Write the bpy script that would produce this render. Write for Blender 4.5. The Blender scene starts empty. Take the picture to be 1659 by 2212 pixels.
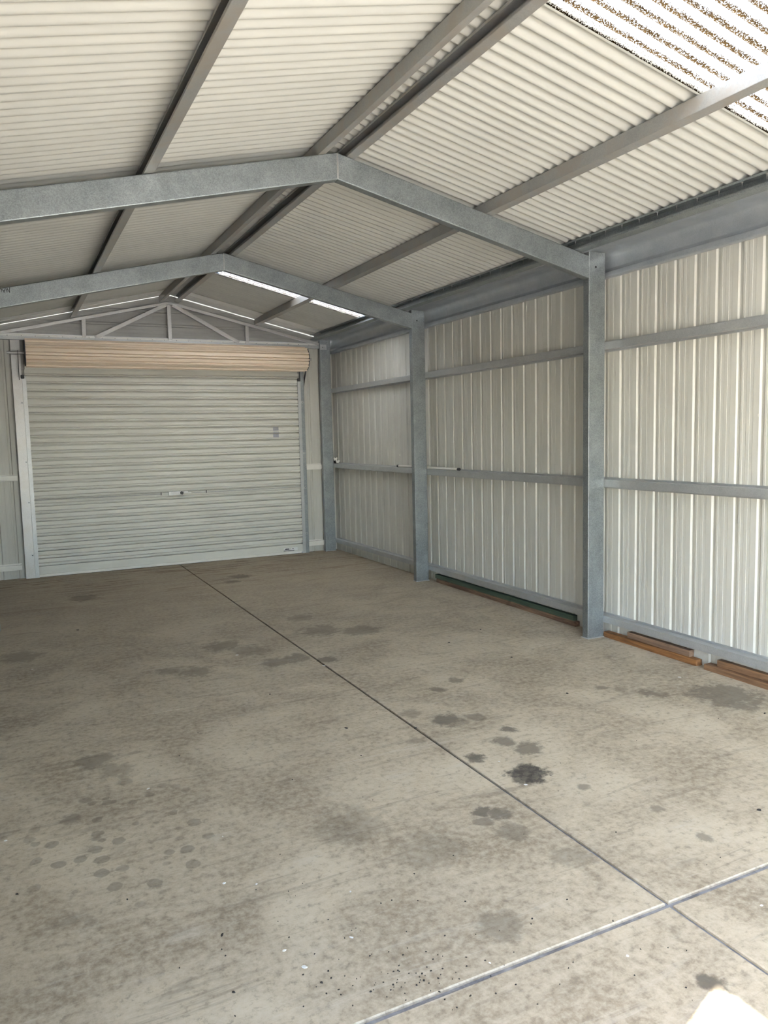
import bpy, bmesh, math, random
from mathutils import Vector, Matrix

# ------------------------------------------------------------------ camera, world, sun, exposure
scene = bpy.context.scene
C = scene.collection
CAM = (-3.8627, -4.4413, 1.5738)
YAW, PITCH, ROLL, FPX = 0.4542, -0.0997, -0.0234, 1657.14
fw = Vector((math.sin(YAW) * math.cos(PITCH), math.cos(YAW) * math.cos(PITCH), math.sin(PITCH)))
rt0 = Vector((math.cos(YAW), -math.sin(YAW), 0.0))
up0 = rt0.cross(fw)
rt = rt0 * math.cos(ROLL) + up0 * math.sin(ROLL)
up = up0 * math.cos(ROLL) - rt0 * math.sin(ROLL)
cd = bpy.data.cameras.new('camera')
cam = bpy.data.objects.new('camera', cd)
C.objects.link(cam)
cam.matrix_world = Matrix(((rt.x, up.x, -fw.x, CAM[0]), (rt.y, up.y, -fw.y, CAM[1]),
                           (rt.z, up.z, -fw.z, CAM[2]), (0, 0, 0, 1)))
cd.sensor_fit = 'HORIZONTAL'
cd.sensor_width = 36.0
cd.lens = FPX * 36.0 / 1659.0
cd.clip_start = 0.02
scene.camera = cam

SUN_EL = math.radians(43.0)
SUN_TRAVEL = Vector((0.94, 0.34, 0.0)).normalized() * math.cos(SUN_EL) + Vector((0, 0, -math.sin(SUN_EL)))
world = bpy.data.worlds.new('sky')
scene.world = world
world.use_nodes = True
wn = world.node_tree
wn.nodes.clear()
w_out = wn.nodes.new('ShaderNodeOutputWorld')
w_bg = wn.nodes.new('ShaderNodeBackground')
w_sky = wn.nodes.new('ShaderNodeTexSky')
w_sky.sky_type = 'NISHITA'
w_sky.sun_disc = False
w_sky.sun_elevation = SUN_EL
w_sky.sun_rotation = math.atan2(-SUN_TRAVEL.x, -SUN_TRAVEL.y)
w_sky.air_density = 1.0
w_sky.dust_density = 1.2
w_sky.ozone_density = 1.0
w_bg.inputs['Strength'].default_value = 0.37
wn.links.new(w_sky.outputs[0], w_bg.inputs[0])
wn.links.new(w_bg.outputs[0], w_out.inputs[0])
sd = bpy.data.lights.new('sun', 'SUN')
sd.energy = 10.5
sd.angle = math.radians(0.53)
sd.color = (1.0, 0.945, 0.85)
sun = bpy.data.objects.new('sun', sd)
C.objects.link(sun)
sun.location = (-8, -4, 9)
sun.rotation_euler = SUN_TRAVEL.to_track_quat('-Z', 'Y').to_euler()

scene.view_settings.view_transform = 'Standard'
scene.view_settings.look = 'None'
scene.view_settings.gamma = 1.0
scene.view_settings.use_curve_mapping = False
scene.view_settings.exposure = 2.55
scene.cycles.max_bounces = 6
scene.cycles.diffuse_bounces = 5
scene.cycles.glossy_bounces = 4
scene.cycles.transmission_bounces = 6
scene.cycles.sample_clamp_indirect = 6.0
scene.cycles.use_denoising = True
scene.cycles.use_adaptive_sampling = True
scene.cycles.adaptive_threshold = 0.2

# ------------------------------------------------------------------ helpers
WORLD = {}


def tag(o, label=None, cat=None, group=None, kind=None):
    if label: o['label'] = label
    if cat: o['category'] = cat
    if group: o['group'] = group
    if kind: o['kind'] = kind
    return o


def attach(o, parent, world):
    WORLD[o.name] = Vector(world)
    if parent is not None:
        o.parent = parent
        o.location = Vector(world) - WORLD[parent.name]
    else:
        o.location = world


def empty(name, loc, parent=None):
    o = bpy.data.objects.new(name, None)
    o.empty_display_size = 0.1
    C.objects.link(o)
    attach(o, parent, loc)
    return o


def mesh(name, verts, faces, mat, parent=None, smooth=False):
    xs = [v[0] for v in verts]; ys = [v[1] for v in verts]; zs = [v[2] for v in verts]
    org = Vector(((min(xs) + max(xs)) / 2, (min(ys) + max(ys)) / 2, min(zs)))
    me = bpy.data.meshes.new(name)
    me.from_pydata([Vector(v) - org for v in verts], [], faces)
    bm = bmesh.new(); bm.from_mesh(me)
    bmesh.ops.recalc_face_normals(bm, faces=bm.faces)
    bm.to_mesh(me); bm.free()
    if smooth:
        me.polygons.foreach_set('use_smooth', [True] * len(me.polygons))
        me.set_sharp_from_angle(angle=math.radians(50))
    me.materials.append(mat)
    o = bpy.data.objects.new(name, me)
    C.objects.link(o)
    attach(o, parent, org)
    return o


def share(o, dx, dy, dz, parent=None, name=None):
    """a copy of one mesh object, moved, sharing its mesh"""
    c = o.copy()
    c.name = name or o.name.split('.')[0]
    C.objects.link(c)
    attach(c, parent, WORLD[o.name] + Vector((dx, dy, dz)))
    return c


class MB:
    def __init__(s): s.v = []; s.f = []

    def add(s, v, f):
        n = len(s.v); s.v += [tuple(p) for p in v]; s.f += [[i + n for i in q] for q in f]
        return s

    def box(s, a, b):
        x0, y0, z0 = a; x1, y1, z1 = b
        return s.add([(x0, y0, z0), (x1, y0, z0), (x1, y1, z0), (x0, y1, z0), (x0, y0, z1), (x1, y0, z1), (x1, y1, z1), (x0, y1, z1)],
                     [[0, 1, 2, 3], [4, 5, 6, 7], [0, 1, 5, 4], [1, 2, 6, 5], [2, 3, 7, 6], [3, 0, 4, 7]])

    def sweep(s, prof, fn, ts=(0.0, 1.0), caps=True, closed=True):
        n = len(prof); v = []; f = []
        for t in ts: v += [fn(p[0], p[1], t) for p in prof]
        m = n if closed else n - 1
        for k in range(len(ts) - 1):
            for i in range(m):
                j = (i + 1) % n
                f.append([k * n + i, k * n + j, (k + 1) * n + j, (k + 1) * n + i])
        if caps and closed:
            f.append(list(range(n))); f.append([(len(ts) - 1) * n + i for i in range(n)])
        return s.add(v, f)

    def tube(s, a, b, r, n=12):
        a = Vector(a); b = Vector(b); d = (b - a).normalized()
        u = d.orthogonal().normalized(); w = d.cross(u)
        pr = [(math.cos(2 * math.pi * i / n) * r, math.sin(2 * math.pi * i / n) * r) for i in range(n)]
        return s.sweep(pr, lambda p, q, t: tuple(a.lerp(b, t) + u * p + w * q))

    def bevbox(s, a, b, c):
        """box with chamfered edges"""
        bm = bmesh.new()
        bmesh.ops.create_cube(bm, size=1.0)
        for v in bm.verts:
            v.co = Vector([(a[i] + b[i]) / 2 + v.co[i] * (b[i] - a[i]) for i in range(3)])
        bmesh.ops.bevel(bm, geom=bm.edges[:], offset=c, segments=2, profile=0.5, affect='EDGES')
        bm.verts.index_update()
        s.add([tuple(v.co) for v in bm.verts], [[v.index for v in f.verts] for f in bm.faces])
        bm.free()
        return s

    def build(s, name, mat, parent=None, smooth=False):
        return mesh(name, s.v, s.f, mat, parent, smooth)


def offset(path, t):
    out = []
    n = len(path)
    for i, p in enumerate(path):
        ds = []
        if i > 0: ds.append((p[0] - path[i - 1][0], p[1] - path[i - 1][1]))
        if i < n - 1: ds.append((path[i + 1][0] - p[0], path[i + 1][1] - p[1]))
        ns = []
        for d in ds:
            l = math.hypot(*d) or 1e-9
            ns.append((-d[1] / l, d[0] / l))
        if len(ns) == 1: m = ns[0]; k = 1
        else:
            m = (ns[0][0] + ns[1][0], ns[0][1] + ns[1][1]); l = math.hypot(*m) or 1e-9
            m = (m[0] / l, m[1] / l); k = 1 / max(0.3, m[0] * ns[0][0] + m[1] * ns[0][1])
        out.append((p[0] + m[0] * t * k, p[1] + m[1] * t * k))
    return out


def rounded(path, r, n=3):
    out = [path[0]]
    for i in range(1, len(path) - 1):
        a, p, b = Vector(path[i - 1]), Vector(path[i]), Vector(path[i + 1])
        u = (a - p); w = (b - p)
        rr = min(r, u.length * 0.45, w.length * 0.45)
        s0 = p + u.normalized() * rr; s1 = p + w.normalized() * rr
        for k in range(n + 1):
            t = k / n
            q = s0 * (1 - t) ** 2 + p * 2 * t * (1 - t) + s1 * t * t
            out.append((q.x, q.y))
    out.append(path[-1])
    return out


def sheet_prof(path, t=0.0024, r=0.0065):
    p = rounded(path, r) if r else path
    return p + offset(p, t)[::-1]


# ------------------------------------------------------------------ materials
class NT:
    def __init__(s, name):
        s.m = bpy.data.materials.new(name); s.m.use_nodes = True
        s.t = s.m.node_tree; s.t.nodes.clear()
        s.out = s.n('ShaderNodeOutputMaterial')
        s.pos = s.n('ShaderNodeNewGeometry').outputs['Position']

    def n(s, ty, **kw):
        x = s.t.nodes.new(ty)
        for k, v in kw.items(): setattr(x, k, v)
        return x

    def link(s, a, b): s.t.links.new(a, b)

    def val(s, sock, v):
        if isinstance(v, bpy.types.NodeSocket): s.link(v, sock)
        else: sock.default_value = v

    def math(s, op, a, b=0.0, clamp=False):
        x = s.n('ShaderNodeMath', operation=op); x.use_clamp = clamp
        s.val(x.inputs[0], a); s.val(x.inputs[1], b)
        return x.outputs[0]

    def vec(s, op, a, b):
        x = s.n('ShaderNodeVectorMath', operation=op)
        s.val(x.inputs[0], a); s.val(x.inputs[1], b)
        return x.outputs['Value'] if op in ('LENGTH', 'DOT_PRODUCT', 'DISTANCE') else x.outputs[0]

    def noise(s, scale, detail=4.0, rough=0.55, vec=None, dist=0.0, color=False):
        x = s.n('ShaderNodeTexNoise')
        s.link(vec if vec is not None else s.pos, x.inputs['Vector'])
        x.inputs['Scale'].default_value = scale; x.inputs['Detail'].default_value = detail
        x.inputs['Roughness'].default_value = rough; x.inputs['Distortion'].default_value = dist
        return x.outputs['Color'] if color else x.outputs['Fac']

    def voro(s, scale, vec=None, feature='F1', out='Distance', rnd=1.0):
        x = s.n('ShaderNodeTexVoronoi', feature=feature)
        s.link(vec if vec is not None else s.pos, x.inputs['Vector'])
        x.inputs['Scale'].default_value = scale; x.inputs['Randomness'].default_value = rnd
        return x.outputs[out]

    def ramp(s, fac, a, b, lo=0.0, hi=1.0, smooth=True):
        x = s.n('ShaderNodeMapRange')
        x.interpolation_type = 'SMOOTHSTEP' if smooth else 'LINEAR'
        s.val(x.inputs['Value'], fac)
        x.inputs['From Min'].default_value = a; x.inputs['From Max'].default_value = b
        x.inputs['To Min'].default_value = lo; x.inputs['To Max'].default_value = hi
        return x.outputs[0]

    def mix(s, fac, a, b, mode='MIX'):
        x = s.n('ShaderNodeMix', data_type='RGBA', blend_type=mode)
        s.val(x.inputs[0], fac)
        for k, v in ((6, a), (7, b)):
            if isinstance(v, tuple): x.inputs[k].default_value = (*v[:3], 1)
            else: s.link(v, x.inputs[k])
        return x.outputs[2]

    def scaled(s, sx, sy, sz):
        return s.vec('MULTIPLY', s.pos, (sx, sy, sz))

    def sep(s, v=None):
        x = s.n('ShaderNodeSeparateXYZ'); s.link(v if v is not None else s.pos, x.inputs[0])
        return x.outputs

    def bsdf(s, color, rough=0.5, metal=0.0, bump=None, bstr=0.1, bdist=0.01, spec=0.5):
        b = s.n('ShaderNodeBsdfPrincipled')
        if isinstance(color, tuple): b.inputs['Base Color'].default_value = (*color[:3], 1)
        else: s.link(color, b.inputs['Base Color'])
        s.val(b.inputs['Roughness'], rough); s.val(b.inputs['Metallic'], metal)
        b.inputs['Specular IOR Level'].default_value = spec
        if bump is not None:
            x = s.n('ShaderNodeBump'); x.inputs['Strength'].default_value = bstr; x.inputs['Distance'].default_value = bdist
            s.link(bump, x.inputs['Height']); s.link(x.outputs[0], b.inputs['Normal'])
        s.link(b.outputs[0], s.out.inputs[0])
        return s.m


def mat_galv(name, c0, c1, rough=0.42, metal=0.75, dust=None, dustamt=0.0):
    t = NT(name)
    r = t.sep(t.voro(190, out='Color'))[0]
    big = t.noise(6.0, 3, 0.7)
    f = t.math('ADD', t.math('MULTIPLY', r, 0.36), t.math('MULTIPLY', big, 0.8))
    col = t.mix(t.ramp(f, 0.15, 0.95, smooth=False), c0, c1)
    if dust:
        col = t.mix(t.ramp(big, 0.40, 0.66, 0.0, dustamt), col, dust)
    ro = t.ramp(r, 0, 1, rough - 0.07, rough + 0.1, smooth=False)
    return t.bsdf(col, ro, metal)


M = {}
M['galv'] = mat_galv('galvanised_steel', (0.17, 0.193, 0.20), (0.42, 0.45, 0.455), 0.42, 0.7)
M['purlin'] = mat_galv('galvanised_purlin_dusty', (0.30, 0.305, 0.30), (0.46, 0.46, 0.45), 0.5, 0.45, (0.38, 0.34, 0.29), 0.7)
M['girt'] = mat_galv('galvanised_girt', (0.40, 0.415, 0.42), (0.58, 0.59, 0.585), 0.42, 0.55)
M['bright_zinc'] = mat_galv('bright_zinc_plate', (0.42, 0.42, 0.42), (0.60, 0.60, 0.59), 0.4, 0.5, (0.40, 0.37, 0.33), 0.4)
M['gutter'] = mat_galv('blue_grey_gutter_steel', (0.34, 0.37, 0.40), (0.48, 0.51, 0.54), 0.35, 0.45, (0.48, 0.50, 0.52), 0.3)


def mat_painted(name, col, rough=0.45, var=0.06, dirt=(0.42, 0.38, 0.32), amt=0.18, sx=1.0, sy=1.0, sz=1.0):
    t = NT(name)
    n = t.noise(5.0, 5, 0.68, t.scaled(sx, sy, sz))
    c = t.mix(t.ramp(n, 0.3, 0.7), tuple(k * (1 - var) for k in col), tuple(min(1, k * (1 + var)) for k in col))
    c = t.mix(t.ramp(n, 0.56, 0.78, 0, amt), c, dirt)
    return t.bsdf(c, rough)


M['roof'] = mat_painted('cream_roof_sheet', (0.50, 0.50, 0.465), 0.5, 0.035, (0.55, 0.50, 0.38), 0.14, 0.4, 1.0, 1.0)
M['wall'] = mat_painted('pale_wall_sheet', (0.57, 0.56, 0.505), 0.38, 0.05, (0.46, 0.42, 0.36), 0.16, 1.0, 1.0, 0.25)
M['wall_dark'] = mat_painted('darkened_wall_sheet', (0.17, 0.18, 0.175), 0.5, 0.08, (0.2, 0.18, 0.15), 0.3)  # unseen left wall, colour darkened to cut fill light on left-facing steel
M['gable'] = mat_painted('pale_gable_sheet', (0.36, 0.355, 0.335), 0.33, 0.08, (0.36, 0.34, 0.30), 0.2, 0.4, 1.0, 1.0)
M['strip'] = mat_painted('white_strip', (0.80, 0.80, 0.77), 0.3, 0.04, (0.5, 0.48, 0.44), 0.12)
M['door'] = mat_painted('grey_beige_door', (0.68, 0.67, 0.60), 0.42, 0.06, (0.30, 0.27, 0.22), 0.20, 0.35, 1.0, 1.6)
M['roll'] = mat_painted('tan_door_roll', (0.92, 0.77, 0.60), 0.4, 0.05, (0.36, 0.24, 0.15), 0.25, 0.15, 3.0, 3.0)
M['white'] = mat_painted('white_plastic', (0.80, 0.78, 0.72), 0.35, 0.03, (0.5, 0.45, 0.4), 0.15)
M['rail'] = mat_painted('aluminium_rail', (0.78, 0.76, 0.70), 0.35, 0.05, (0.4, 0.34, 0.26), 0.3)


def mat_plain(name, col, rough=0.5, metal=0.0):
    t = NT(name)
    n = t.noise(40, 3)
    c = t.mix(n, tuple(k * 0.85 for k in col), tuple(k * 1.15 for k in col))
    return t.bsdf(c, rough, metal)


M['black'] = mat_plain('black_plastic', (0.015, 0.015, 0.016), 0.5)
M['ink'] = mat_plain('black_marker', (0.012, 0.012, 0.013), 0.6)
M['crumb'] = mat_plain('dark_crumb', (0.03, 0.026, 0.022), 0.8)
M['chip'] = mat_plain('pale_chip', (0.75, 0.74, 0.70), 0.7)
M['iron'] = mat_plain('dark_iron', (0.05, 0.05, 0.055), 0.5, 0.4)


def mat_wood(name, c0, c1, knots=0.5):
    t = NT(name)
    v = t.scaled(14, 0.9, 14)
    g = t.noise(3.0, 7, 0.65, v, 0.6)
    c = t.mix(t.ramp(g, 0.32, 0.68), c0, c1)
    k = t.ramp(t.noise(4.5, 3, 0.5), 0.6, 0.72, 0, knots)
    c = t.mix(k, c, tuple(x * 0.22 for x in c0))
    return t.bsdf(c, 0.6, 0, g, 0.25, 0.004)


M['wood_orange'] = mat_wood('orange_pine', (0.13, 0.055, 0.018), (0.34, 0.155, 0.055), 0.8)
M['wood_grey'] = mat_wood('greyed_pine', (0.16, 0.10, 0.065), (0.30, 0.19, 0.125), 0.4)
M['wood_brown'] = mat_wood('brown_pine', (0.13, 0.070, 0.036), (0.28, 0.155, 0.08), 0.4)
M['wood_red'] = mat_wood('weathered_red_timber', (0.09, 0.045, 0.03), (0.27, 0.17, 0.11), 0.8)
M['wood_green'] = mat_wood('green_painted_timber', (0.035, 0.062, 0.042), (0.075, 0.115, 0.08), 0.3)


def mat_label():
    t = NT('faded_label_print')
    z = t.sep()[2]
    w = t.math('SINE', t.math('MULTIPLY', z, 900.0))
    c = t.mix(t.ramp(w, 0.0, 0.7), (0.30, 0.30, 0.33), (0.42, 0.42, 0.45))
    return t.bsdf(c, 0.6)


M['label'] = mat_label()


def mat_skylight(pitch, y0):
    t = NT('dirty_translucent_roof_sheet')
    x, y, z = t.sep()
    ph = t.math('MULTIPLY', t.math('SUBTRACT', y, y0), 2 * math.pi / pitch)
    valley = t.math('COSINE', ph)            # +1 at crest, -1 at valley where grit settles
    wob = t.noise(9.0, 3)
    valley = t.math('ADD', valley, t.math('MULTIPLY', t.math('SUBTRACT', wob, 0.5), 0.9))
    band = t.ramp(valley, 0.35, -0.75, 0.0, 1.0)
    grit = t.noise(165, 3.5, 0.72, t.scaled(1.0, 1.0, 1.0))
    f = t.math('ADD', t.math('MULTIPLY', band, 0.21), grit)
    mask = t.ramp(f, 0.595, 0.645, 0, 1)
    dirt = t.mix(t.noise(40, 2), (0.004, 0.0025, 0.001), (0.05, 0.03, 0.012))
    col = t.mix(mask, (0.90, 0.90, 0.87), dirt)
    tr = t.n('ShaderNodeBsdfTranslucent'); df = t.n('ShaderNodeBsdfDiffuse')
    t.link(col, tr.inputs[0]); t.link(col, df.inputs[0])
    mx = t.n('ShaderNodeMixShader'); mx.inputs[0].default_value = 0.15
    t.link(tr.outputs[0], mx.inputs[1]); t.link(df.outputs[0], mx.inputs[2])
    t.link(mx.outputs[0], t.out.inputs[0])
    return t.m


def mat_floor():
    t = NT('stained_concrete')
    mid = t.noise(1.7, 7, 0.68, None, 0.5)
    fine = t.noise(30, 5, 0.75)
    c = t.mix(t.ramp(mid, 0.3, 0.70), (0.285, 0.228, 0.158), (0.57, 0.485, 0.355))
    c = t.mix(t.ramp(fine, 0.38, 0.70, 0.0, 0.55), c, (0.63, 0.555, 0.435))
    c = t.mix(t.ramp(fine, 0.48, 0.30, 0.0, 0.6), c, (0.20, 0.17, 0.135))
    # trowel and tyre scuffs, long along x
    sc = t.noise(3.0, 5, 0.7, t.scaled(0.5, 4.5, 1), 0.8)
    c = t.mix(t.ramp(sc, 0.54, 0.72, 0, 0.5), c, (0.19, 0.155, 0.115))
    c = t.mix(t.ramp(sc, 0.44, 0.28, 0, 0.4), c, (0.58, 0.525, 0.435))
    # brown dirt trodden in towards the roller door
    x, y, z = t.sep()
    far = t.ramp(y, -0.5, 4.6, 0.0, 0.5)
    c = t.mix(t.math('MULTIPLY', far, t.ramp(mid, 0.2, 0.6, 0.45, 1.0)), c, (0.275, 0.225, 0.155))
    rust = t.ramp(sc, 0.50, 0.62, 0, 0.6)
    c = t.mix(t.math('MULTIPLY', rust, t.ramp(y, 2.8, 5.0)), c, (0.13, 0.072, 0.048))
    # drip marks in the left foreground
    warpc = t.noise(11.0, 4, 0.72, color=True)
    dv = t.vec('ADD', t.pos, t.vec('MULTIPLY', t.vec('SUBTRACT', warpc, (0.5, 0.5, 0.5)), (0.035, 0.035, 0)))
    vd = t.voro(13.0, dv, rnd=1.0)
    dm = t.ramp(vd, 0.40, 0.33, 0, 1)
    pick = t.ramp(t.sep(t.voro(13.0, dv, out='Color'))[0], 0.45, 0.55)
    gx = t.math('MULTIPLY', t.math('ADD', x, 3.55), 2.2)
    gy = t.math('MULTIPLY', t.math('ADD', y, 1.35), 1.5)
    reg = t.ramp(t.math('ADD', t.math('MULTIPLY', gx, gx), t.math('MULTIPLY', gy, gy)), 1.2, 0.2)
    c = t.mix(t.math('MULTIPLY', t.math('MULTIPLY', t.math('MULTIPLY', dm, pick), reg), 0.45), c, (0.13, 0.115, 0.09))
    # oil and water stains, each with a shape of its own
    warp = t.vec('MULTIPLY', t.vec('SUBTRACT', warpc, (0.5, 0.5, 0.5)), (2.6, 2.6, 0))
    total = None
    for (sx, sy, r, a) in STAINS:
        q = t.vec('ADD', t.vec('MULTIPLY', t.vec('SUBTRACT', t.pos, (sx, sy, 0)), (1 / r, 1 / r, 0)), warp)
        m = t.ramp(t.vec('LENGTH', q, (0, 0, 0)), 1.2, 0.62, 0, a)
        total = m if total is None else t.math('MAXIMUM', total, m)
    total = t.math('MULTIPLY', total, t.ramp(fine, 0.25, 0.6, 0.65, 1.0))
    c = t.mix(total, c, (0.045, 0.04, 0.035))
    ro = t.ramp(mid, 0.3, 0.7, 0.62, 0.85)
    return t.bsdf(c, ro, 0, None, 0, 0, 0.35)


# floor stains: world x, y, radius, strength
STAINS = []


def ground_from_pixel(u, v):
    d = rt * (u - 829.5) + up * (1106 - v) + fw * FPX
    k = -CAM[2] / d.z
    return CAM[0] + d.x * k, CAM[1] + d.y * k


for (u, v, r, a) in [(1143, 1671, .105, .95), (1028, 1637, .06, .8), (1118, 1687, .03, .8), (1570, 1503, .22, .55), (963, 1555, .10, .65),
                     (888, 1541, .07, .35), (1028, 1550, .06, .45), (1097, 1575, .05, .7), (1088, 1601, .06, .6), (1140, 1616, .08, .6),
                     (1400, 1497, .06, .55), (1425, 1500, .07, .45), (1300, 1486, .05, .5), (1340, 1490, .05, .3), (945, 1490, .05, .6),
                     (1040, 1752, .045, .7), (1078, 1758, .05, .6), (1045, 1773, .04, .5), (1535, 2122, .045, .75), (1261, 1700, .03, .5),
                     (1522, 1808, .035, .5), (1420, 1748, .03, .45), (780, 1362, .16, .45), (690, 1362, .18, .4), (650, 1335, .12, .3),
                     (480, 1395, .16, .45), (540, 1405, .14, .35), (420, 1450, .13, .4), (365, 1450, .08, .4), (600, 1430, .1, .45),
                     (520, 1245, .12, .55), (500, 1257, .1, .5), (180, 1292, .16, .45), (640, 1420, .1, .5), (710, 1425, .08, .6),
                     (205, 1645, .10, .45), (255, 1663, .09, .35), (985, 1470, .05, .5), (760, 1780, .16, .25), (1080, 2000, .08, .35),
                     (930, 1840, .14, .22), (1105, 1800, .07, .4), (1230, 1850, .08, .3), (40, 1420, .16, .35), (900, 1600, .05, .3),
                     (150, 1770, .05, .4), (270, 1690, .05, .35), (1000, 1560, .04, .4)]:
    gx, gy = ground_from_pixel(u, v)
    STAINS.append((gx, gy, r, a))
M['floor'] = mat_floor()


def mat_joint():
    t = NT('joint_filler')
    x, y, z = t.sep()
    n = t.noise(12, 6, 0.7)
    pale = t.mix(t.ramp(n, 0.3, 0.7), (0.16, 0.16, 0.18), (0.36, 0.37, 0.40))
    c = t.mix(t.ramp(t.math('ADD', y, t.math('MULTIPLY', n, 0.8)), -1.9, -0.6), pale, (0.05, 0.042, 0.034))
    return t.bsdf(c, 0.8, 0, n, 0.3, 0.01)


M['joint'] = mat_joint()


def mat_ground():
    t = NT('outside_concrete')
    c = t.mix(t.ramp(t.noise(1.5, 6, 0.6), 0.3, 0.7), (0.42, 0.40, 0.36), (0.54, 0.51, 0.46))
    return t.bsdf(c, 0.85)


M['ground'] = mat_ground()

# ------------------------------------------------------------------ dimensions (metres)
X0 = -1.952            # ridge line
SLOPE = 0.232
RT = 3.281             # rafter top at the ridge
RD = 0.157             # rafter depth
PH = 0.075             # purlin height
FRAMES = [-5.32, -2.70, 0.0, 2.711, 5.3206]
XR = 0.0               # inner face of right columns
XL = -4.005             # inner face of left columns
CW, CF = 0.152, 0.064
WALL_R, WALL_L = 0.213, -4.218
YB, YF = 5.43, -5.43   # back and front sheeting
COLH = 2.858
PITCH_R, COVER = 0.0775, 0.775


def ztop(x): return RT - SLOPE * abs(x - X0)
def zroof(x): return RT + PH + 0.004 - SLOPE * abs(x - X0)


# ------------------------------------------------------------------ ground and floor slabs
mesh('ground', [(-40, -40, -0.09), (40, -40, -0.09), (40, 40, -0.09), (-40, 40, -0.09)], [[0, 1, 2, 3]], M['ground'])
tag(bpy.data.objects['ground'], kind='structure')
floor = MB().box((-4.26, -5.6, -0.088), (0.28, 5.6, -0.011)).build('floor', M['joint'])
tag(floor, kind='structure')


def slab(x0, x1, y0, y1, gx0, gx1, gy0, gy1):
    """one poured bay; g* = half joint width on each side, top edges chamfered"""
    a, b, c, d = x0 + gx0, x1 - gx1, y0 + gy0, y1 - gy1
    cy0, cy1, ch = min(0.0035, gy0), min(0.0035, gy1), 0.005
    v = [(a, c, -0.0115), (b, c, -0.0115), (b, d, -0.0115), (a, d, -0.0115), (a, c, -cy0), (b, c, -cy0), (b, d, -cy1), (a, d, -cy1),
         (a + ch * (gx0 > 0), c + cy0, 0), (b - ch * (gx1 > 0), c + cy0, 0), (b - ch * (gx1 > 0), d - cy1, 0), (a + ch * (gx0 > 0), d - cy1, 0)]
    f = [[8, 9, 10, 11], [0, 3, 2, 1]]
    for k in (0, 4):
        for i in range(4):
            j = (i + 1) % 4
            f.append([k + i, k + j, k + 4 + j, k + 4 + i])
    return mesh('floor_slab', v, f, M['floor'], floor)


JX = -1.981
rows = [(-5.6, -2.68, 0, 0.010), (-2.68, 0.03, 0.010, 0.0012), (0.03, 2.76, 0.0012, 0.0005), (2.76, 5.6, 0.0005, 0)]
for (ya, yb, ga, gb) in rows:
    w = 0.0075
    slab(-4.26, JX, ya, yb, 0, w, ga, gb)
    slab(JX, 0.28, ya, yb, w, 0, ga, gb)

# ------------------------------------------------------------------ roof
ceiling = empty('ceiling', (X0, 0, zroof(X0)))
tag(ceiling, kind='structure')
Y_LAP0 = -1.01
SEG = 12


def roof_sheet(side, y0, y1, mat, name='roof_sheet', t=0.0012, flatten=0.0):
    """one corrugated sheet from the ridge to past the wall; corrugations run down the slope"""
    xe = 0.36 if side > 0 else 2 * X0 - 0.36
    n = max(2, int(round((y1 - y0) / PITCH_R * SEG)))
    prof = []
    for i in range(n + 1):
        y = y0 + (y1 - y0) * i / n
        prof.append((y, 0.012 + 0.012 * math.cos(2 * math.pi * (y - Y_LAP0) / PITCH_R) - 0.003 * (i / n) + 0.0015))
    mb = MB()
    if t:
        pr = prof + offset(prof, t)[::-1]
        mb.sweep(pr, lambda u, w, k: (X0 + (xe - X0) * k, u, zroof(X0 + (xe - X0) * k) + w))
    else:
        mb.sweep(prof, lambda u, w, k: (X0 + (xe - X0) * k, u, zroof(X0 + (xe - X0) * k) + w), closed=False)
    return mb.build(name, mat, ceiling, smooth=True)


M['skylight'] = mat_skylight(PITCH_R, Y_LAP0)
LAPS_L = [Y_LAP0 + COVER * i for i in range(-6, 9)]
LAPS_R = [Y_LAP0 + COVER * i for i in range(-6, 1)] + [Y_LAP0 + 0.806 * i for i in range(1, 6)] + [3.795, 4.57, 5.345]
for side, laps in ((-1, LAPS_L), (1, LAPS_R)):
    for i, ya in enumerate(laps):
        yb = (laps[i + 1] if i + 1 < len(laps) else 5.49) + 0.028
        ya = max(ya, -5.55)
        if side > 0 and i in (4, 11):
            s = roof_sheet(side, ya, yb, M['skylight'], 'skylight_sheet', 0)
            s['label'] = 'translucent dirty corrugated skylight sheet'
        else:
            roof_sheet(side, ya, yb, M['roof'])
# ridge capping over the gap
mb = MB()
cap = [(-0.20, -0.20 * SLOPE + 0.022), (0.0, 0.026), (0.20, -0.20 * SLOPE + 0.022)]
mb.sweep(cap + offset(cap, 0.0015)[::-1], lambda u, w, t: (X0 + u, -5.55 + 11.1 * t, zroof(X0) + w))
mb.build('ridge_cap', M['roof'], ceiling)
# gable flashings under the last sheets
for side in (-1, 1):
    mb = MB()
    xe = X0 + side * 2.02
    pr = [(4.93, -0.001), (5.11, -0.004), (5.112, -0.007), (5.30, -0.010)]
    mb.sweep(pr + offset(pr, 0.001)[::-1], lambda u, w, t: (X0 + (xe - X0) * t + side * 0.13 * (1 - t), u, zroof(X0 + (xe - X0) * t + side * 0.13 * (1 - t)) - 0.002 + w))
    mb.build('gable_flashing', M['strip'], ceiling)

# ------------------------------------------------------------------ wall sheeting
RIBP = 0.168
RIB_Y0 = -0.274        # a lap rib on the right wall


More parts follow.
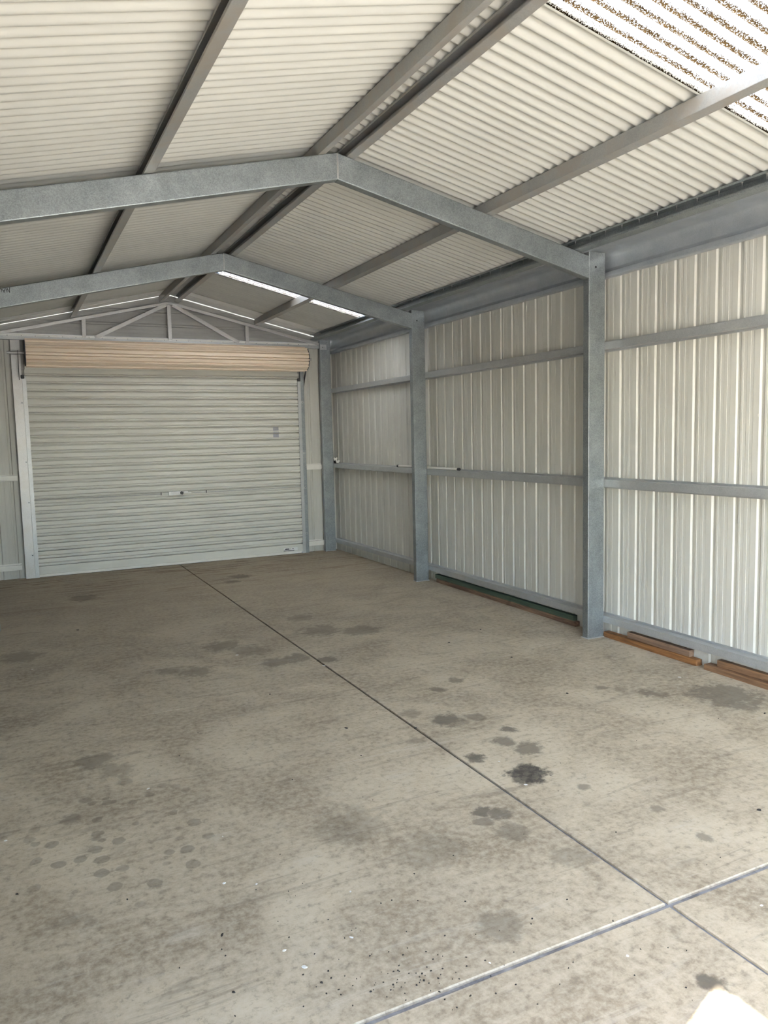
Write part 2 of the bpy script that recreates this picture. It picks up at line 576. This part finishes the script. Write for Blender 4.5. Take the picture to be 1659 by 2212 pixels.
def rib_profile(a, b, lap0):
    """sheet profile between a and b along the wall: (s, depth), depth away from the room"""
    pts = []
    base = [(-0.019, 0.0), (-0.0095, 0.0115), (0.0095, 0.0115), (0.019, 0.0),
            (0.060, 0.0), (0.0620, 0.0013), (0.084, 0.0013), (0.0860, 0.0), (0.108, 0.0), (0.1100, 0.0013)]
    k0 = int(math.floor((a - lap0) / RIBP)) - 1
    k = k0
    while lap0 + k * RIBP < b + 0.2:
        for (s, d) in base:
            s2 = lap0 + k * RIBP + s
            if a <= s2 <= b: pts.append((s2, d))
        s2 = lap0 + k * RIBP + 0.132
        if a <= s2 <= b: pts.append((s2, 0.0013))
        s2 = lap0 + k * RIBP + 0.134
        if a <= s2 <= b: pts.append((s2, 0.0))
        k += 1
    pts = [(a, pts[0][1])] + [p for p in pts if a + 1e-4 < p[0] < b - 1e-4] + [(b, pts[-1][1])]
    return pts


def wall_sheet(parent, axis, plane, sign, a, b, z0, z1, lap0, mat=None, lift=0.0):
    pr = rib_profile(a, b, lap0)
    pr = pr + [(s, d + 0.0015) for (s, d) in pr[::-1]]
    if axis == 'y':
        fn = lambda s, d, t: (plane + sign * (d + lift), s, z0 + (z1 - z0) * t)
    else:
        fn = lambda s, d, t: (s, plane + sign * (d + lift), z0 + (z1 - z0) * t)
    return MB().sweep(pr, fn).build('wall_sheet', mat or M['wall'], parent)


wall_right = empty('wall_right', (WALL_R, 0, 0)); tag(wall_right, kind='structure')
wall_left = empty('wall_left', (WALL_L, 0, 0)); tag(wall_left, kind='structure')
wall_back = empty('wall_back', (X0, YB, 0)); tag(wall_back, kind='structure')
wall_front = empty('wall_front', (X0, YF, 0)); tag(wall_front, kind='structure')
SHEET = RIBP * 5
k = -7
while RIB_Y0 + k * SHEET < 5.42:
    a = max(RIB_Y0 + k * SHEET - 0.026, -5.43); b = min(RIB_Y0 + (k + 1) * SHEET + 0.012, 5.44)
    if b > a + 0.05:
        wall_sheet(wall_right, 'y', WALL_R, 1, a, b, 0.0, 2.79, RIB_Y0, lift=0.0016 * (k % 2))
    k += 1
DOOR_Y0, DOOR_Y1, DOOR_Z = -4.60, -3.77, 2.05      # doorway in the left wall beside the camera
for (a, b, z0) in [(-5.43, DOOR_Y0, 0), (DOOR_Y0, DOOR_Y1, DOOR_Z)] + [(DOOR_Y1 + SHEET * i, min(DOOR_Y1 + SHEET * (i + 1), 5.44), 0) for i in range(11)]:
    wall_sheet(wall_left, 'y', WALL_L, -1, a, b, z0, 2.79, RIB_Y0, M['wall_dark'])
# small white paint splashes on the right wall sheets
for (py, pz, pr_) in [(-1.262, 1.64, 0.009), (3.06, 1.42, 0.012), (3.45, 1.34, 0.013), (2.95, 1.53, 0.007)]:
    ring = [(math.cos(i * math.pi / 5) * pr_ * 0.6, math.sin(i * math.pi / 5) * pr_ * (1.25 if i < 5 else 0.9)) for i in range(10)]
    MB().sweep(ring, lambda u, w, t: (WALL_R - 0.0012 + 0.001 * t, py + u, pz + w)).build('paint_splash', M['white'], wall_right)
# back wall: vertical sheets beside the door, horizontal sheet in the gable
wall_sheet(wall_back, 'x', YB, 1, -0.33, 0.23, 0.0, 2.80, -0.135)
wall_sheet(wall_back, 'x', YB, 1, -4.23, -3.58, 0.0, 2.80, -3.83)


def gable_sheet(parent, plane, sign, z0, z1, zlap):
    pr = rib_profile(z0, z1, zlap)
    pr = pr + [(s, d + 0.0015) for (s, d) in pr[::-1]]
    def fn(s, d, t):
        half = max(0.02, (zroof(X0) - s) / SLOPE)
        half = min(half, 2.30)
        return (X0 + half * (2 * t - 1), plane + sign * d, s)
    return MB().sweep(pr, fn).build('gable_sheet', M['gable'], parent)


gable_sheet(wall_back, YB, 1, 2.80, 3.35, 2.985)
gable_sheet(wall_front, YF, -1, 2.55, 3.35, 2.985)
FD0, FD1 = -3.62, -0.29                             # open front doorway behind the camera
wall_sheet(wall_front, 'x', YF, -1, -4.23, FD0, 0.0, 2.55, -3.83)
wall_sheet(wall_front, 'x', YF, -1, FD1, 0.23, 0.0, 2.55, -0.135)
# dark timber-free header strip and corner flashings
for x0, x1 in ((0.152, 0.213), ):
    p = [(x1 - 0.002, YB - 0.09), (x1 - 0.002, YB - 0.002), (x0 + 0.02, YB - 0.002)]
    mb = MB(); mb.sweep(p + offset(p, 0.0015)[::-1], lambda u, w, t: (u, w, 2.70 * t))
    mb.build('corner_flashing', M['wall'], wall_back)

# ------------------------------------------------------------------ portal columns
def bolt_hole(parent, x, y, z, r=0.008, mat='black'):
    return MB().tube((x, y - 0.0012, z), (x, y + 0.0005, z), r, 14).build('bolt_hole', M[mat], parent)


def column(x, y, label, mirror=False, h=COLH):
    s = -1 if mirror else 1
    path = [(0.016, CF), (0, CF), (0, 0), (CW, 0), (CW, CF), (CW - 0.016, CF)]
    pr = sheet_prof(path)
    root = empty('steel_column', (x + s * CW / 2, y, 0))
    tag(root, label, 'column', 'galvanised portal columns')
    MB().sweep(pr, lambda u, w, t: (x + s * u, y + w, h * t)).build('web_and_flanges', M['galv'], root)
    if not mirror:
        bolt_hole(root, x + 0.062, y, h - 0.105)
        p = MB().bevbox((x - 0.006, y - 0.012, -0.001), (x + CW + 0.004, y + CF + 0.01, 0.007), 0.003)
        p.build('grout_pad', M['bright_zinc'], root)
    return root


RIGHT_LABELS = [None, 'steel column on the right side, near the front, by the camera',
                'tallest-looking galvanised steel column on the right, nearest in view, with bolt hole at its top',
                'middle galvanised steel column on the right wall, between the two nearer rafters',
                'corner galvanised steel column right of the roller door']
LEFT_LABELS = [None, 'left side steel column near the front', 'left side steel column under the nearest rafter',
               'left side steel column under the second rafter', None]
for i, y in enumerate(FRAMES):
    if RIGHT_LABELS[i]:
        column(XR, y, RIGHT_LABELS[i])
    if LEFT_LABELS[i]:
        column(XL, y, LEFT_LABELS[i], mirror=True)


# ------------------------------------------------------------------ rafters
def rafter(side, y, label):
    path = [(CF, -0.016), (CF, 0), (0, 0), (0, -RD), (CF, -RD), (CF, -RD + 0.016)]
    pr = sheet_prof(path)
    xe = (XR - 0.0005) if side > 0 else (XL + 0.0005)
    root = empty('roof_rafter', (X0, y, ztop(X0) - RD))
    tag(root, label, 'rafter', 'galvanised rafters')
    g = 0.0006
    MB().sweep(pr, lambda u, w, t: (X0 + side * g + (xe - X0 - side * g) * t, y + u, ztop(X0 + (xe - X0) * t) - 0.001 + w)).build('web_and_flanges', M['galv'], root)
    # welded end stiffener at the ridge
    MB().box((X0 + side * 0.003 - 0.002, y - 0.0015, ztop(X0) - RD + 0.004), (X0 + side * 0.003 + 0.002, y, ztop(X0) - 0.006)).build('weld_bead', M['bright_zinc'], root)
    return root


RAFTERS = {-2.70: ('front', None), 0.0: ('nearest', None), 2.711: ('second', None)}
for y in (-2.70, 0.0, 2.711):
    nm = RAFTERS[y][0]
    for side in (-1, 1):
        sd_ = 'right' if side > 0 else 'left'
        if nm == 'front':
            lab = 'galvanised rafter above the camera, ' + sd_ + ' of the ridge'
        else:
            lab = {('nearest', -1): 'nearest galvanised rafter sloping down left from the ridge',
                   ('nearest', 1): 'nearest galvanised rafter sloping down right to the tall column',
                   ('second', -1): 'second galvanised rafter left of the ridge with black handwriting on it',
                   ('second', 1): 'second galvanised rafter sloping right to the middle column, skylight strip under it'}[(nm, side)]
        r = rafter(side, y, lab)
        if nm == 'second' and side < 0:
            # hand lettering, written upside down near the left end
            def stroke(pts, wd=0.0045):
                mb = MB()
                P = []
                for (u, v) in pts:
                    d = rt * (u - 829.5) + up * (1106 - v) + fw * FPX
                    kk = (y - CAM[1]) / d.y
                    P.append((CAM[0] + d.x * kk, CAM[2] + d.z * kk))
                o1 = offset(P, wd / 2); o2 = offset(P, -wd / 2)
                mb.sweep(o1 + o2[::-1], lambda a, b, t: (a, y - 0.0009 + 0.0008 * t, b))
                return mb
            ltr = MB()
            for pts in ([(12.3, 622.5), (15.2, 631), (15.6, 623.2), (20.6, 631.6), (20.7, 620.5)],
                        [(10.7, 622.8), (10.0, 631.2), (8.0, 630.8), (4.8, 624.6)], [(6.2, 628.0), (10.4, 626.6)],
                        [(-4.0, 624.5), (3.4, 625.0), (2.6, 631.0)]):
                b_ = stroke(pts); ltr.add(b_.v, b_.f)
            ltr.build('handwriting', M['ink'], r)

# ------------------------------------------------------------------ purlins
def purlin(name, label, xweb, opens, width, y0, y1, h=PH, screws=None, lip=0.014):
    """C purlin laid on the rafters; xweb = web position, opens = direction (+1/-1) the flanges point"""
    path = [(width, h - lip), (width, h), (0, h), (0, 0), (width, 0), (width, lip)]
    pr = sheet_prof(path, 0.0018, 0.003)
    root = empty(name, (xweb, (y0 + y1) / 2, ztop(xweb)))
    steel = M['galv'] if 'eave' in label else M['purlin']
    tag(root, label, 'purlin', 'roof purlins')
    MB().sweep(pr, lambda u, w, t: (xweb + opens * u, y0 + (y1 - y0) * t, ztop(xweb + opens * u) + w + 0.0005)).build('channel', steel, root)
    if screws:
        x = xweb + opens * width * 0.55
        yy = -2.45; first = None
        while yy < 2.6:
            if first is None:
                mb = MB()
                zt = ztop(x) + h - 0.002
                mb.sweep([(math.cos(i * math.pi / 3) * 0.0028, math.sin(i * math.pi / 3) * 0.0028) for i in range(6)],
                         lambda u, w, t: (x + u * (1 - 0.7 * t), yy + w * (1 - 0.7 * t), zt - 0.030 * t))
                mb.sweep([(math.cos(i * math.pi / 4) * 0.007, math.sin(i * math.pi / 4) * 0.007) for i in range(8)],
                         lambda u, w, t: (x + u, yy + w, zt - 0.003 * t))
                first = mb.build('screw', M['bright_zinc'], root)
                fy = yy
            else:
                share(first, 0, yy - fy, 0, root, 'screw')
            yy += 0.155
    return root


purlin('roof_purlin', 'roof purlin on the left slope, open side dark towards the left', -3.038, -1, 0.060, -5.42, 5.34)
purlin('roof_purlin', 'roof purlin just left of the ridge with grey web facing left', -2.074, 1, 0.050, -5.42, 5.34)
purlin('roof_purlin', 'roof purlin just right of the ridge with dark open channel', -1.838, -1, 0.050, -5.42, 5.34)
purlin('roof_purlin', 'roof purlin halfway down the right slope with brownish dusty web', -0.882, 1, 0.052, -5.42, 5.34)
purlin('roof_purlin', 'dark eave purlin with screw tips above the right wall gutter', -0.070, -1, 0.056, -5.42, 5.34, screws=True)
purlin('roof_purlin', 'eave purlin above the left wall', 2 * X0 + 0.05 - 0.075, 1, 0.056, -5.42, 5.34)

# ------------------------------------------------------------------ eave gutters
def gutter(side, label):
    path = [(-0.066, 2.846), (0.02, 2.862), (0.10, 2.868), (0.158, 2.858), (0.180, 2.835), (0.189, 2.80), (0.191, 2.752), (0.184, 2.742), (0.176, 2.730), (0.168, 2.727), (0.166, 2.688), (0.208, 2.686)]
    path = rounded(path, 0.012, 3)
    pr = path + offset(path, 0.0015)[::-1]
    m = (lambda x: x) if side > 0 else (lambda x: 2 * X0 - x - 0.101)
    root = empty('roof_gutter', (m(0.1), 0, 2.68)); tag(root, label, 'gutter')
    for (a, b) in ((-5.43, -0.165), (-0.175, 2.32), (2.31, 5.41)):
        off = 0.0015 if a > -1 and a < 1 else 0.0
        MB().sweep(pr, lambda u, w, t: (m(u + off), a + (b - a) * t, w - off)).build('gutter_length', M['gutter'], root, smooth=True)
    return root


gutter(1, 'long blue-grey metal gutter running along the top of the right wall')
gutter(-1, 'long metal gutter along the top of the left wall')

# ------------------------------------------------------------------ girts on the side walls
def girt(side, y0, y1, zb, zt, label, name='wall_girt'):
    d = WALL_R - 0.152 - 0.0008
    h = zt - zb
    path = [(d, -0.012), (d, 0.004), (0.0, 0.004 + 0.0), (0.0, h), (d, h), (d, h + 0.012)]
    path = [(d, -0.014), (d - 0.001, 0.0), (0.0, 0.0), (0.0, h), (d - 0.001, h), (d, h + 0.014)]
    pr = path + offset(path, -0.0016)[::-1]
    m = (lambda x: 0.1525 + x) if side > 0 else (lambda x: WALL_L + d - x + 0.0005)
    o = MB().sweep(pr, lambda u, w, t: (m(u), y0 + (y1 - y0) * t, zb + w)).build(name, M['girt'])
    return tag(o, label, 'girt', 'girts on the side walls')


LEV = [('bottom', 0.1129, 0.1626), ('middle', 1.1499, 1.204), ('upper', 2.1648, 2.2185)]
BAYS = [('the nearest wall bay right of the tall column', -5.40, 0.060), ('the wall bay between the two nearest columns', 0.064, 2.772), ('the far wall bay beside the roller door', 2.776, 5.40)]
for (ln, zb, zt) in LEV:
    for (bn, a, b) in BAYS:
        girt(1, a, b, zb, zt, '%s galvanised girt of %s' % (ln, bn))
girt(-1, DOOR_Y1 + 0.02, 5.40, 1.1499, 1.204, 'middle girt along the left wall')
girt(-1, DOOR_Y1 + 0.02, 5.40, 2.1648, 2.2185, 'upper girt along the left wall')
girt(-1, DOOR_Y1 + 0.02, 5.40, 0.1129, 0.1626, 'bottom girt along the left wall')
# short girts on the back wall beside the door posts
for (x0, x1, zb, zt, lab) in [(-0.222, 0.012, 1.140, 1.196, 'short bright girt right of the roller door at mid height'),
                              (-0.222, 0.012, 0.090, 0.150, 'short bright girt right of the roller door near the floor'),
                              (-4.12, -3.765, 1.155, 1.207, 'short bright girt left of the roller door at mid height'),
                              (-4.12, -3.785, 0.110, 0.166, 'short bright girt left of the roller door near the floor')]:
    h = zt - zb; d = 0.055
    path = [(d, -0.012), (d - 0.001, 0.0), (0.0, 0.0), (0.0, h), (d - 0.001, h), (d, h + 0.012)]
    pr = path + offset(path, -0.0016)[::-1]
    o = MB().sweep(pr, lambda u, w, t: (x0 + (x1 - x0) * t, YB - 0.0558 + u, zb + w)).build('end_wall_girt', M['rail'])
    tag(o, lab, 'girt', 'short girts on the end wall')

# ------------------------------------------------------------------ gable truss over the door
TY = 5.335
truss = empty('gable_truss', (X0, TY, 2.76))
tag(truss, 'galvanised gable truss with posts and diagonals above the roller door', 'truss')


def bar(name, a, b, w, d=0.035, mat='bright_zinc', yoff=0.0):
    """flat channel bar in the plane of the truss"""
    A = Vector((a[0], 0, a[1])); B = Vector((b[0], 0, b[1]))
    dd = (B - A).normalized(); nn = Vector((-dd.z, 0, dd.x))
    path = [(-w / 2, d), (-w / 2, 0), (w / 2, 0), (w / 2, d)]
    pr = sheet_prof(path, 0.002, 0.003)
    return MB().sweep(pr, lambda u, v, t: tuple(A.lerp(B, t) + nn * u + Vector((0, TY + yoff + v, 0)))).build(name, M[mat], truss)


ZC = lambda x: 3.262 - 0.226 * abs(x - X0) - 0.012
bar('top_chord', (X0, ZC(X0)), (-3.95, ZC(-3.95)), 0.034)
bar('top_chord', (X0, ZC(X0)), (-0.002, ZC(-0.002)), 0.034)
bar('king_post', (-1.960, 2.80), (-1.960, 3.225), 0.044, yoff=0.004)
bar('post', (-2.955, 2.80), (-2.950, 3.02), 0.044, yoff=0.004)
bar('post', (-0.986, 2.80), (-0.984, 3.01), 0.044, yoff=0.004)
bar('diagonal', (-2.835, 2.80), (-1.99, 3.228), 0.044, yoff=-0.004)
bar('diagonal', (-1.10, 2.80), (-1.915, 3.228), 0.044, yoff=-0.004)
mb = MB().box((-4.0, TY - 0.008, 2.752), (-0.002, TY + 0.045, 2.792)); mb.build('bottom_chord', M['girt'], truss)
mb = MB().box((-4.0, TY + 0.006, 2.793), (-0.03, TY + 0.04, 2.818)); wf = mb.build('white_strip', M['strip'], truss)  # plain white strip along the top of the bottom chord
mb = MB().bevbox((0.006, FRAMES[4] - 0.004, 2.735), (0.098, FRAMES[4] - 0.0005, 2.805), 0.001); mb.build('bolt_plate', M['girt'], truss)
b1 = MB().tube((0.074, FRAMES[4] - 0.010, 2.772), (0.074, FRAMES[4] - 0.004, 2.772), 0.012, 6).build('bolt', M['bright_zinc'], truss)
MB().tube((0.040, FRAMES[4] - 0.007, 2.770), (0.040, FRAMES[4] - 0.004, 2.770), 0.006, 8).build('bolt', M['iron'], truss)
tick = MB().box((-3.92, TY + 0.002, 2.794), (-3.912, TY + 0.006, 2.80)).build('rivet', M['iron'], truss)
for i in range(1, 27): share(tick, i * 0.145, 0, 0, truss, 'rivet')

# ------------------------------------------------------------------ roller door
DY = 5.375             # curtain plane
DX0, DX1 = -3.625, -0.300
door = empty('door_1', ((DX0 + DX1) / 2, DY, 0))
tag(door, 'closed grey roller door with tan rolled curtain above', None, None, 'structure')
SP = 0.0882
slat_front = [(0.000, 0.0000), (0.000, -0.0420), (0.014, -0.0422), (0.014, -0.0472), (-0.004, -0.0476), (-0.0125, -0.0560), (-0.0135, -0.0680), (-0.0110, -0.0700), (0.045, -0.0701), (0.045, -0.0874), (0.0, -0.0880)]


def slat_mesh(z):
    pr = slat_front + [(0.049, -0.088), (0.049, 0.0)]
    return MB().sweep(pr, lambda u, w, t: (DX0 + 0.004 + (DX1 - DX0 - 0.008) * t, DY + u, z + w)).build('slat', M['door'], door)


first = slat_mesh(0.128 + SP)
nsl = 26
for i in range(1, nsl): share(first, 0, 0, SP * i, door, 'slat')
MB().box((DX0 + 0.004, DY - 0.002, 0.030), (DX1 - 0.004, DY + 0.007, 0.1275)).build('bottom_panel', M['door'], door)
mb = MB(); mb.sweep(sheet_prof([(0.012, 0.036), (-0.016, 0.036), (-0.016, 0.004), (0.012, 0.004)], 0.002, 0.004), lambda u, w, t: (DX0 + 0.01 + (DX1 - DX0 - 0.05) * t, DY + u, w))
mb.build('bottom_rail', M['rail'], door)
MB().box((DX0 + 0.01, DY - 0.010, 0.0005), (DX1 - 0.04, DY + 0.008, 0.005)).build('rubber_seal', M['black'], door)
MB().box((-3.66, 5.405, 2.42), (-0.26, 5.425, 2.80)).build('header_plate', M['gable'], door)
# rolled curtain: spiral of ribbed sheet round the axle
RY, RZ, RR = DY - 0.170, 2.590, 0.150
rollp = []
N = 330
for i in range(N):
    a = 2 * math.pi * i / N
    ph = (a * RR / SP) % 1.0 if True else 0
    ribs = 11
    ph = (a / (2 * math.pi) * ribs) % 1.0
    bump = 0.0
    if 0.58 < ph < 0.89: bump = 0.012 * min(1.0, min(ph - 0.58, 0.89 - ph) / 0.06)
    if 0.89 <= ph < 0.99 or 0.49 < ph <= 0.57: bump = -0.03
    rollp.append((math.cos(a) * (RR + bump), math.sin(a) * (RR + bump)))
DRX0, DRX1 = -3.600, -0.255
MB().sweep(rollp, lambda u, w, t: (DRX0 + (DRX1 - DRX0) * t, RY + u, RZ + w)).build('rolled_curtain', M['roll'], door)
for xa in (DRX0 - 0.012, DRX1 + 0.001):
    ring = [(math.cos(2 * math.pi * i / 40) * (RR - 0.004), math.sin(2 * math.pi * i / 40) * (RR - 0.004)) for i in range(40)]
    MB().sweep(ring, lambda u, w, t: (xa + 0.011 * t, RY + u, RZ + w)).build('drum_end', M['iron'], door)
MB().tube((DRX0 - 0.19, RY, RZ), (DRX1 + 0.085, RY, RZ), 0.0165, 16).build('axle', M['bright_zinc'], door)
# last flat run of curtain from the roll down to the tracks
MB().box((DX0 + 0.01, DY - 0.001, 0.128 + SP * nsl + 0.001), (DX1 - 0.01, DY + 0.007, 2.60)).build('curtain_lead', M['door'], door)
# angled support brackets
for (xa, s) in ((-0.222, 1), (-3.680, -1)):
    path = [(RY - 0.035, RZ - 0.03), (RY + 0.02, RZ - 0.03), (DY + 0.04, 2.20), (DY + 0.04, 2.32), (RY - 0.035, RZ + 0.025)]
    MB().sweep([(p[0], p[1]) for p in path], lambda u, w, t: (xa + 0.006 * t, u, w)).build('support_bracket', M['iron'], door)
# guide tracks and jamb posts
for (xi, xo, xp, s) in ((-0.318, -0.276, -0.226, 1), (-3.606, -3.648, -3.752, -1)):
    a, b = min(xi, xo), max(xi, xo)
    path = [(a, 0.0), (b, 0.0), (b, 0.034), (a, 0.034)] if s > 0 else [(b, 0.0), (a, 0.0), (a, 0.034), (b, 0.034)]
    lip = [(path[0][0], 0.006)] + path + [(path[3][0], 0.028)]
    pr = lip + offset(lip, 0.002 * (1 if s > 0 else -1))[::-1]
    MB().sweep(pr, lambda u, w, t: (u, DY - 0.018 + w, 2.345 * t)).build('guide_track', M['girt'], door)
    a, b = min(xo, xp), max(xo, xp)
    path = [(a + 0.001, 0.05), (a + 0.001, 0), (b, 0), (b, 0.05)]
    MB().sweep(sheet_prof(path, 0.0022, 0.004), lambda u, w, t: (u, DY - 0.012 + w, 2.75 * t)).build('jamb_post', M['galv'] if s > 0 else M['bright_zinc'], door)
    # fixing cleats
    for zc in (0.27, 0.89, 1.36, 2.04):
        xm = xo + s * 0.018
        cl = MB().bevbox((xm - 0.014, DY - 0.016, zc - 0.014), (xm + 0.014, DY - 0.0125, zc + 0.014), 0.001).build('track_cleat', M['girt'], door)
        MB().tube((xm, DY - 0.022, zc), (xm, DY - 0.016, zc), 0.006, 6).build('cleat_bolt', M['iron'], cl)
    xm = xo - s * 0.016
    MB().bevbox((xm - 0.03, DY - 0.045, 2.315), (xm + 0.008, DY - 0.019, 2.355), 0.006).build('track_stop', M['black'], door)
# lock, rods and knob
LZ = 0.908
for (a, b) in ((-3.612, -2.170), (-1.78, -0.33)):
    MB().tube((a, DY - 0.018, LZ + (0.006 if a < -3 else -0.004)), (b, DY - 0.018, LZ), 0.005, 8).build('lock_rod', M['bright_zinc'], door)
lock = MB().bevbox((-2.075, DY - 0.026, LZ - 0.022), (-1.885, DY - 0.0105, LZ + 0.026), 0.003).build('lock_body', M['strip'], door)
MB().bevbox((-2.045, DY - 0.0275, LZ - 0.010), (-1.945, DY - 0.0265, LZ + 0.016), 0.0004).build('lock_cover', M['bright_zinc'], lock)
kb = MB()
kp = [(math.cos(2 * math.pi * i / 24) * (0.021 if (i // 2) % 2 else 0.017), math.sin(2 * math.pi * i / 24) * (0.021 if (i // 2) % 2 else 0.017)) for i in range(24)]
kb.sweep(kp, lambda u, w, t: (-1.914 + u, DY - 0.050 + 0.024 * t, LZ + 0.003 + w)); kb.build('lock_knob', M['black'], lock)
MB().bevbox((-1.884, DY - 0.022, LZ - 0.004), (-1.832, DY - 0.0125, LZ + 0.024), 0.002).build('lock_arm', M['strip'], door)
MB().bevbox((-1.832, DY - 0.022, LZ - 0.008), (-1.795, DY - 0.0135, LZ + 0.012), 0.002).build('lock_catch', M['strip'], door)
for xg in (-2.165, -1.60):
    MB().bevbox((xg - 0.004, DY - 0.024, LZ - 0.014), (xg + 0.004, DY - 0.0125, LZ + 0.022), 0.001).build('rod_guide', M['iron'], door)
# faded label over two slats, maker's label on the bottom panel
MB().box((-0.676, DY - 0.0012, 1.668), (-0.600, DY - 0.0003, 1.713)).build('faded_label', M['label'], door)
MB().box((-0.676, DY - 0.0012, 1.580), (-0.600, DY - 0.0003, 1.626)).build('faded_label', M['label'], door)
MB().box((-0.676, DY - 0.0134, 1.634), (-0.600, DY - 0.0122, 1.655)).build('faded_label', M['label'], door)
ml = MB().box((-0.590, DY - 0.0032, 0.046), (-0.392, DY - 0.0021, 0.088)).build('maker_label', M['strip'], door)
mk = MB()
mk.box((-0.590, DY - 0.0037, 0.046), (-0.440, DY - 0.0033, 0.0545))
mk.box((-0.574, DY - 0.0037, 0.064), (-0.508, DY - 0.0033, 0.073)); mk.box((-0.562, DY - 0.0037, 0.073), (-0.512, DY - 0.0033, 0.0785))
mk.box((-0.492, DY - 0.0037, 0.062), (-0.488, DY - 0.0033, 0.082)); mk.box((-0.468, DY - 0.0037, 0.068), (-0.448, DY - 0.0033, 0.077))
mk.build('label_print', M['ink'], ml)

# ------------------------------------------------------------------ timbers under the bottom girt
def timber(x0, x1, y0, y1, z0, z1, mat, label, skew=0.0):
    mb = MB().bevbox((x0, y0, z0), (x1, y1, z1), 0.003)
    ym = (y0 + y1) / 2
    mb.v = [(x + skew * (y - ym), y, z) for (x, y, z) in mb.v]
    return tag(mb.build('timber_offcut', M[mat], None), label, 'timber', 'timber offcuts under the right wall girts')


timber(0.150, 0.205, -0.885, -0.004, 0.0, 0.042, 'wood_orange', 'orange-brown pine offcut on the floor right of the tall column')
timber(0.166, 0.209, -0.815, -0.235, 0.0425, 0.088, 'wood_grey', 'greyed shorter pine offcut lying on the orange one')
timber(0.140, 0.205, -2.15, -0.955, 0.0, 0.038, 'wood_brown', 'brown timber on the floor at the right edge of the picture')
timber(0.168, 0.209, -2.05, -1.035, 0.0385, 0.082, 'wood_brown', 'brown timber stacked on another at the right edge')
timber(0.163, 0.208, 0.335, 2.57, 0.0, 0.042, 'wood_red', 'long weathered reddish timber on the floor between the two nearest columns')
timber(0.166, 0.208, 0.365, 2.60, 0.0425, 0.086, 'wood_green', 'long dark green painted timber lying on the weathered one')

# ------------------------------------------------------------------ things on the middle girt
tube = empty('fluorescent_tube', (0.170, 2.75, 1.2045))
tag(tube, 'thin white fluorescent tube resting on the middle girt behind the middle column', 'tube')
MB().tube((0.172, 2.12, 1.2185), (0.170, 3.40, 1.2185), 0.0130, 16).build('glass_tube', M['white'], tube, smooth=True)
for (a, b) in ((2.085, 2.1195), (3.4005, 3.435)):
    e = MB().tube((0.172 if a < 3 else 0.170, a, 1.2185), (0.172 if a < 3 else 0.170, b, 1.2185), 0.0138, 16).build('end_cap', M['iron'], tube, smooth=True)


def clip(x, y, z, rz, label):
    """small white cup-shaped fitting with two flared ears and a stem"""
    root = empty('plastic_fitting', (x, y, z)); tag(root, label, 'fitting')
    ca, sa = math.cos(rz), math.sin(rz)
    mb = MB()
    out = [(-0.026, 0.040), (-0.014, 0.046), (-0.005, 0.038), (0.005, 0.038), (0.014, 0.046), (0.026, 0.040), (0.022, 0.020), (0.012, 0.006), (-0.012, 0.006), (-0.022, 0.020)]
    mb.sweep(out, lambda u, w, t: (x + ca * u - sa * (-0.015 + 0.03 * t), y + sa * u + ca * (-0.015 + 0.03 * t), z + w), ts=(0, 1))
    mb.build('cup', M['white'], root)
    MB().tube((x, y, z), (x, y, z + 0.0065), 0.010, 10).build('stem', M['iron'], root)
    return root


clip(0.178, 5.235, 1.2045, -0.5, 'lower of two small white plastic fittings on the girt by the corner column')
clip(0.184, 5.325, 1.2405, -0.4, 'upper of two small white plastic fittings beside the corner column')
br = MB().bevbox((0.164, 5.300, 1.2045), (0.205, 5.350, 1.240), 0.003).build('bracket_block', M['black'])
tag(br, 'small black block under the upper white fitting by the corner column', 'block')

# ------------------------------------------------------------------ litter on the floor
random.seed(7)


def flake(mb, x, y, r, h, n=6):
    a0 = random.random() * 6.28
    st = 0.5 + random.random() * 0.5
    pts = []
    for i in range(n):
        a = 2 * math.pi * i / n
        q = r * (0.6 + 0.5 * random.random())
        u, w = math.cos(a) * q, math.sin(a) * q * st
        pts.append((u * math.cos(a0) - w * math.sin(a0), u * math.sin(a0) + w * math.cos(a0)))
    mb.sweep(pts, lambda u, w, t: (x + u * (1 - 0.25 * t), y + w * (1 - 0.25 * t), 0.0003 + h * t))


mb = MB()
for i in range(150):
    if i < 85:
        u, v = random.gauss(880, 90), random.gauss(2100, 45)
    else:
        u, v = random.uniform(380, 1600), random.uniform(1500, 2200)
    if v > 2260: continue
    x, y = ground_from_pixel(u, v)
    flake(mb, x, y, random.uniform(0.0015, 0.0045), random.uniform(0.001, 0.003))
for (u, v, r) in [(480, 2020, .009), (505, 2144, .007), (695, 2123, .006), (748, 1573, .014), (168, 1361, .016), (275, 1943, .005), (37, 1932, .007),
                  (1640, 1750, .012), (1225, 1498, .012), (898, 1573, .010), (583, 1500, .010), (1105, 1420, .010), (970, 1388, .012), (1038, 1360, .012), (1652, 1541, .012)]:
    x, y = ground_from_pixel(u, v); flake(mb, x, y, r, 0.003, 7)
tag(mb.build('leaf_crumbs', M['crumb']), 'scattered black leaf crumbs and grit on the concrete floor', 'crumbs', None, 'stuff')
mb = MB()
for (u, v, r) in [(484, 1908, .008), (481, 1807, .006), (759, 2025, .008), (615, 2053, .008), (658, 2089, .010), (554, 1910, .006), (757, 1926, .005),
                  (70, 1446, .012), (512, 1415, .016), (1135, 1695, .012), (1078, 1645, .008), (320, 1704, .012), (1058, 2080, .006), (1355, 2065, .006), (1645, 1956, .006), (12, 1816, .008), (1468, 1463, .014), (700, 1438, .016)]:
    x, y = ground_from_pixel(u, v); flake(mb, x, y, r, 0.0015, 8)
tag(mb.build('paint_chips', M['chip']), 'scattered pale paint chips on the concrete floor', 'chips', None, 'stuff')
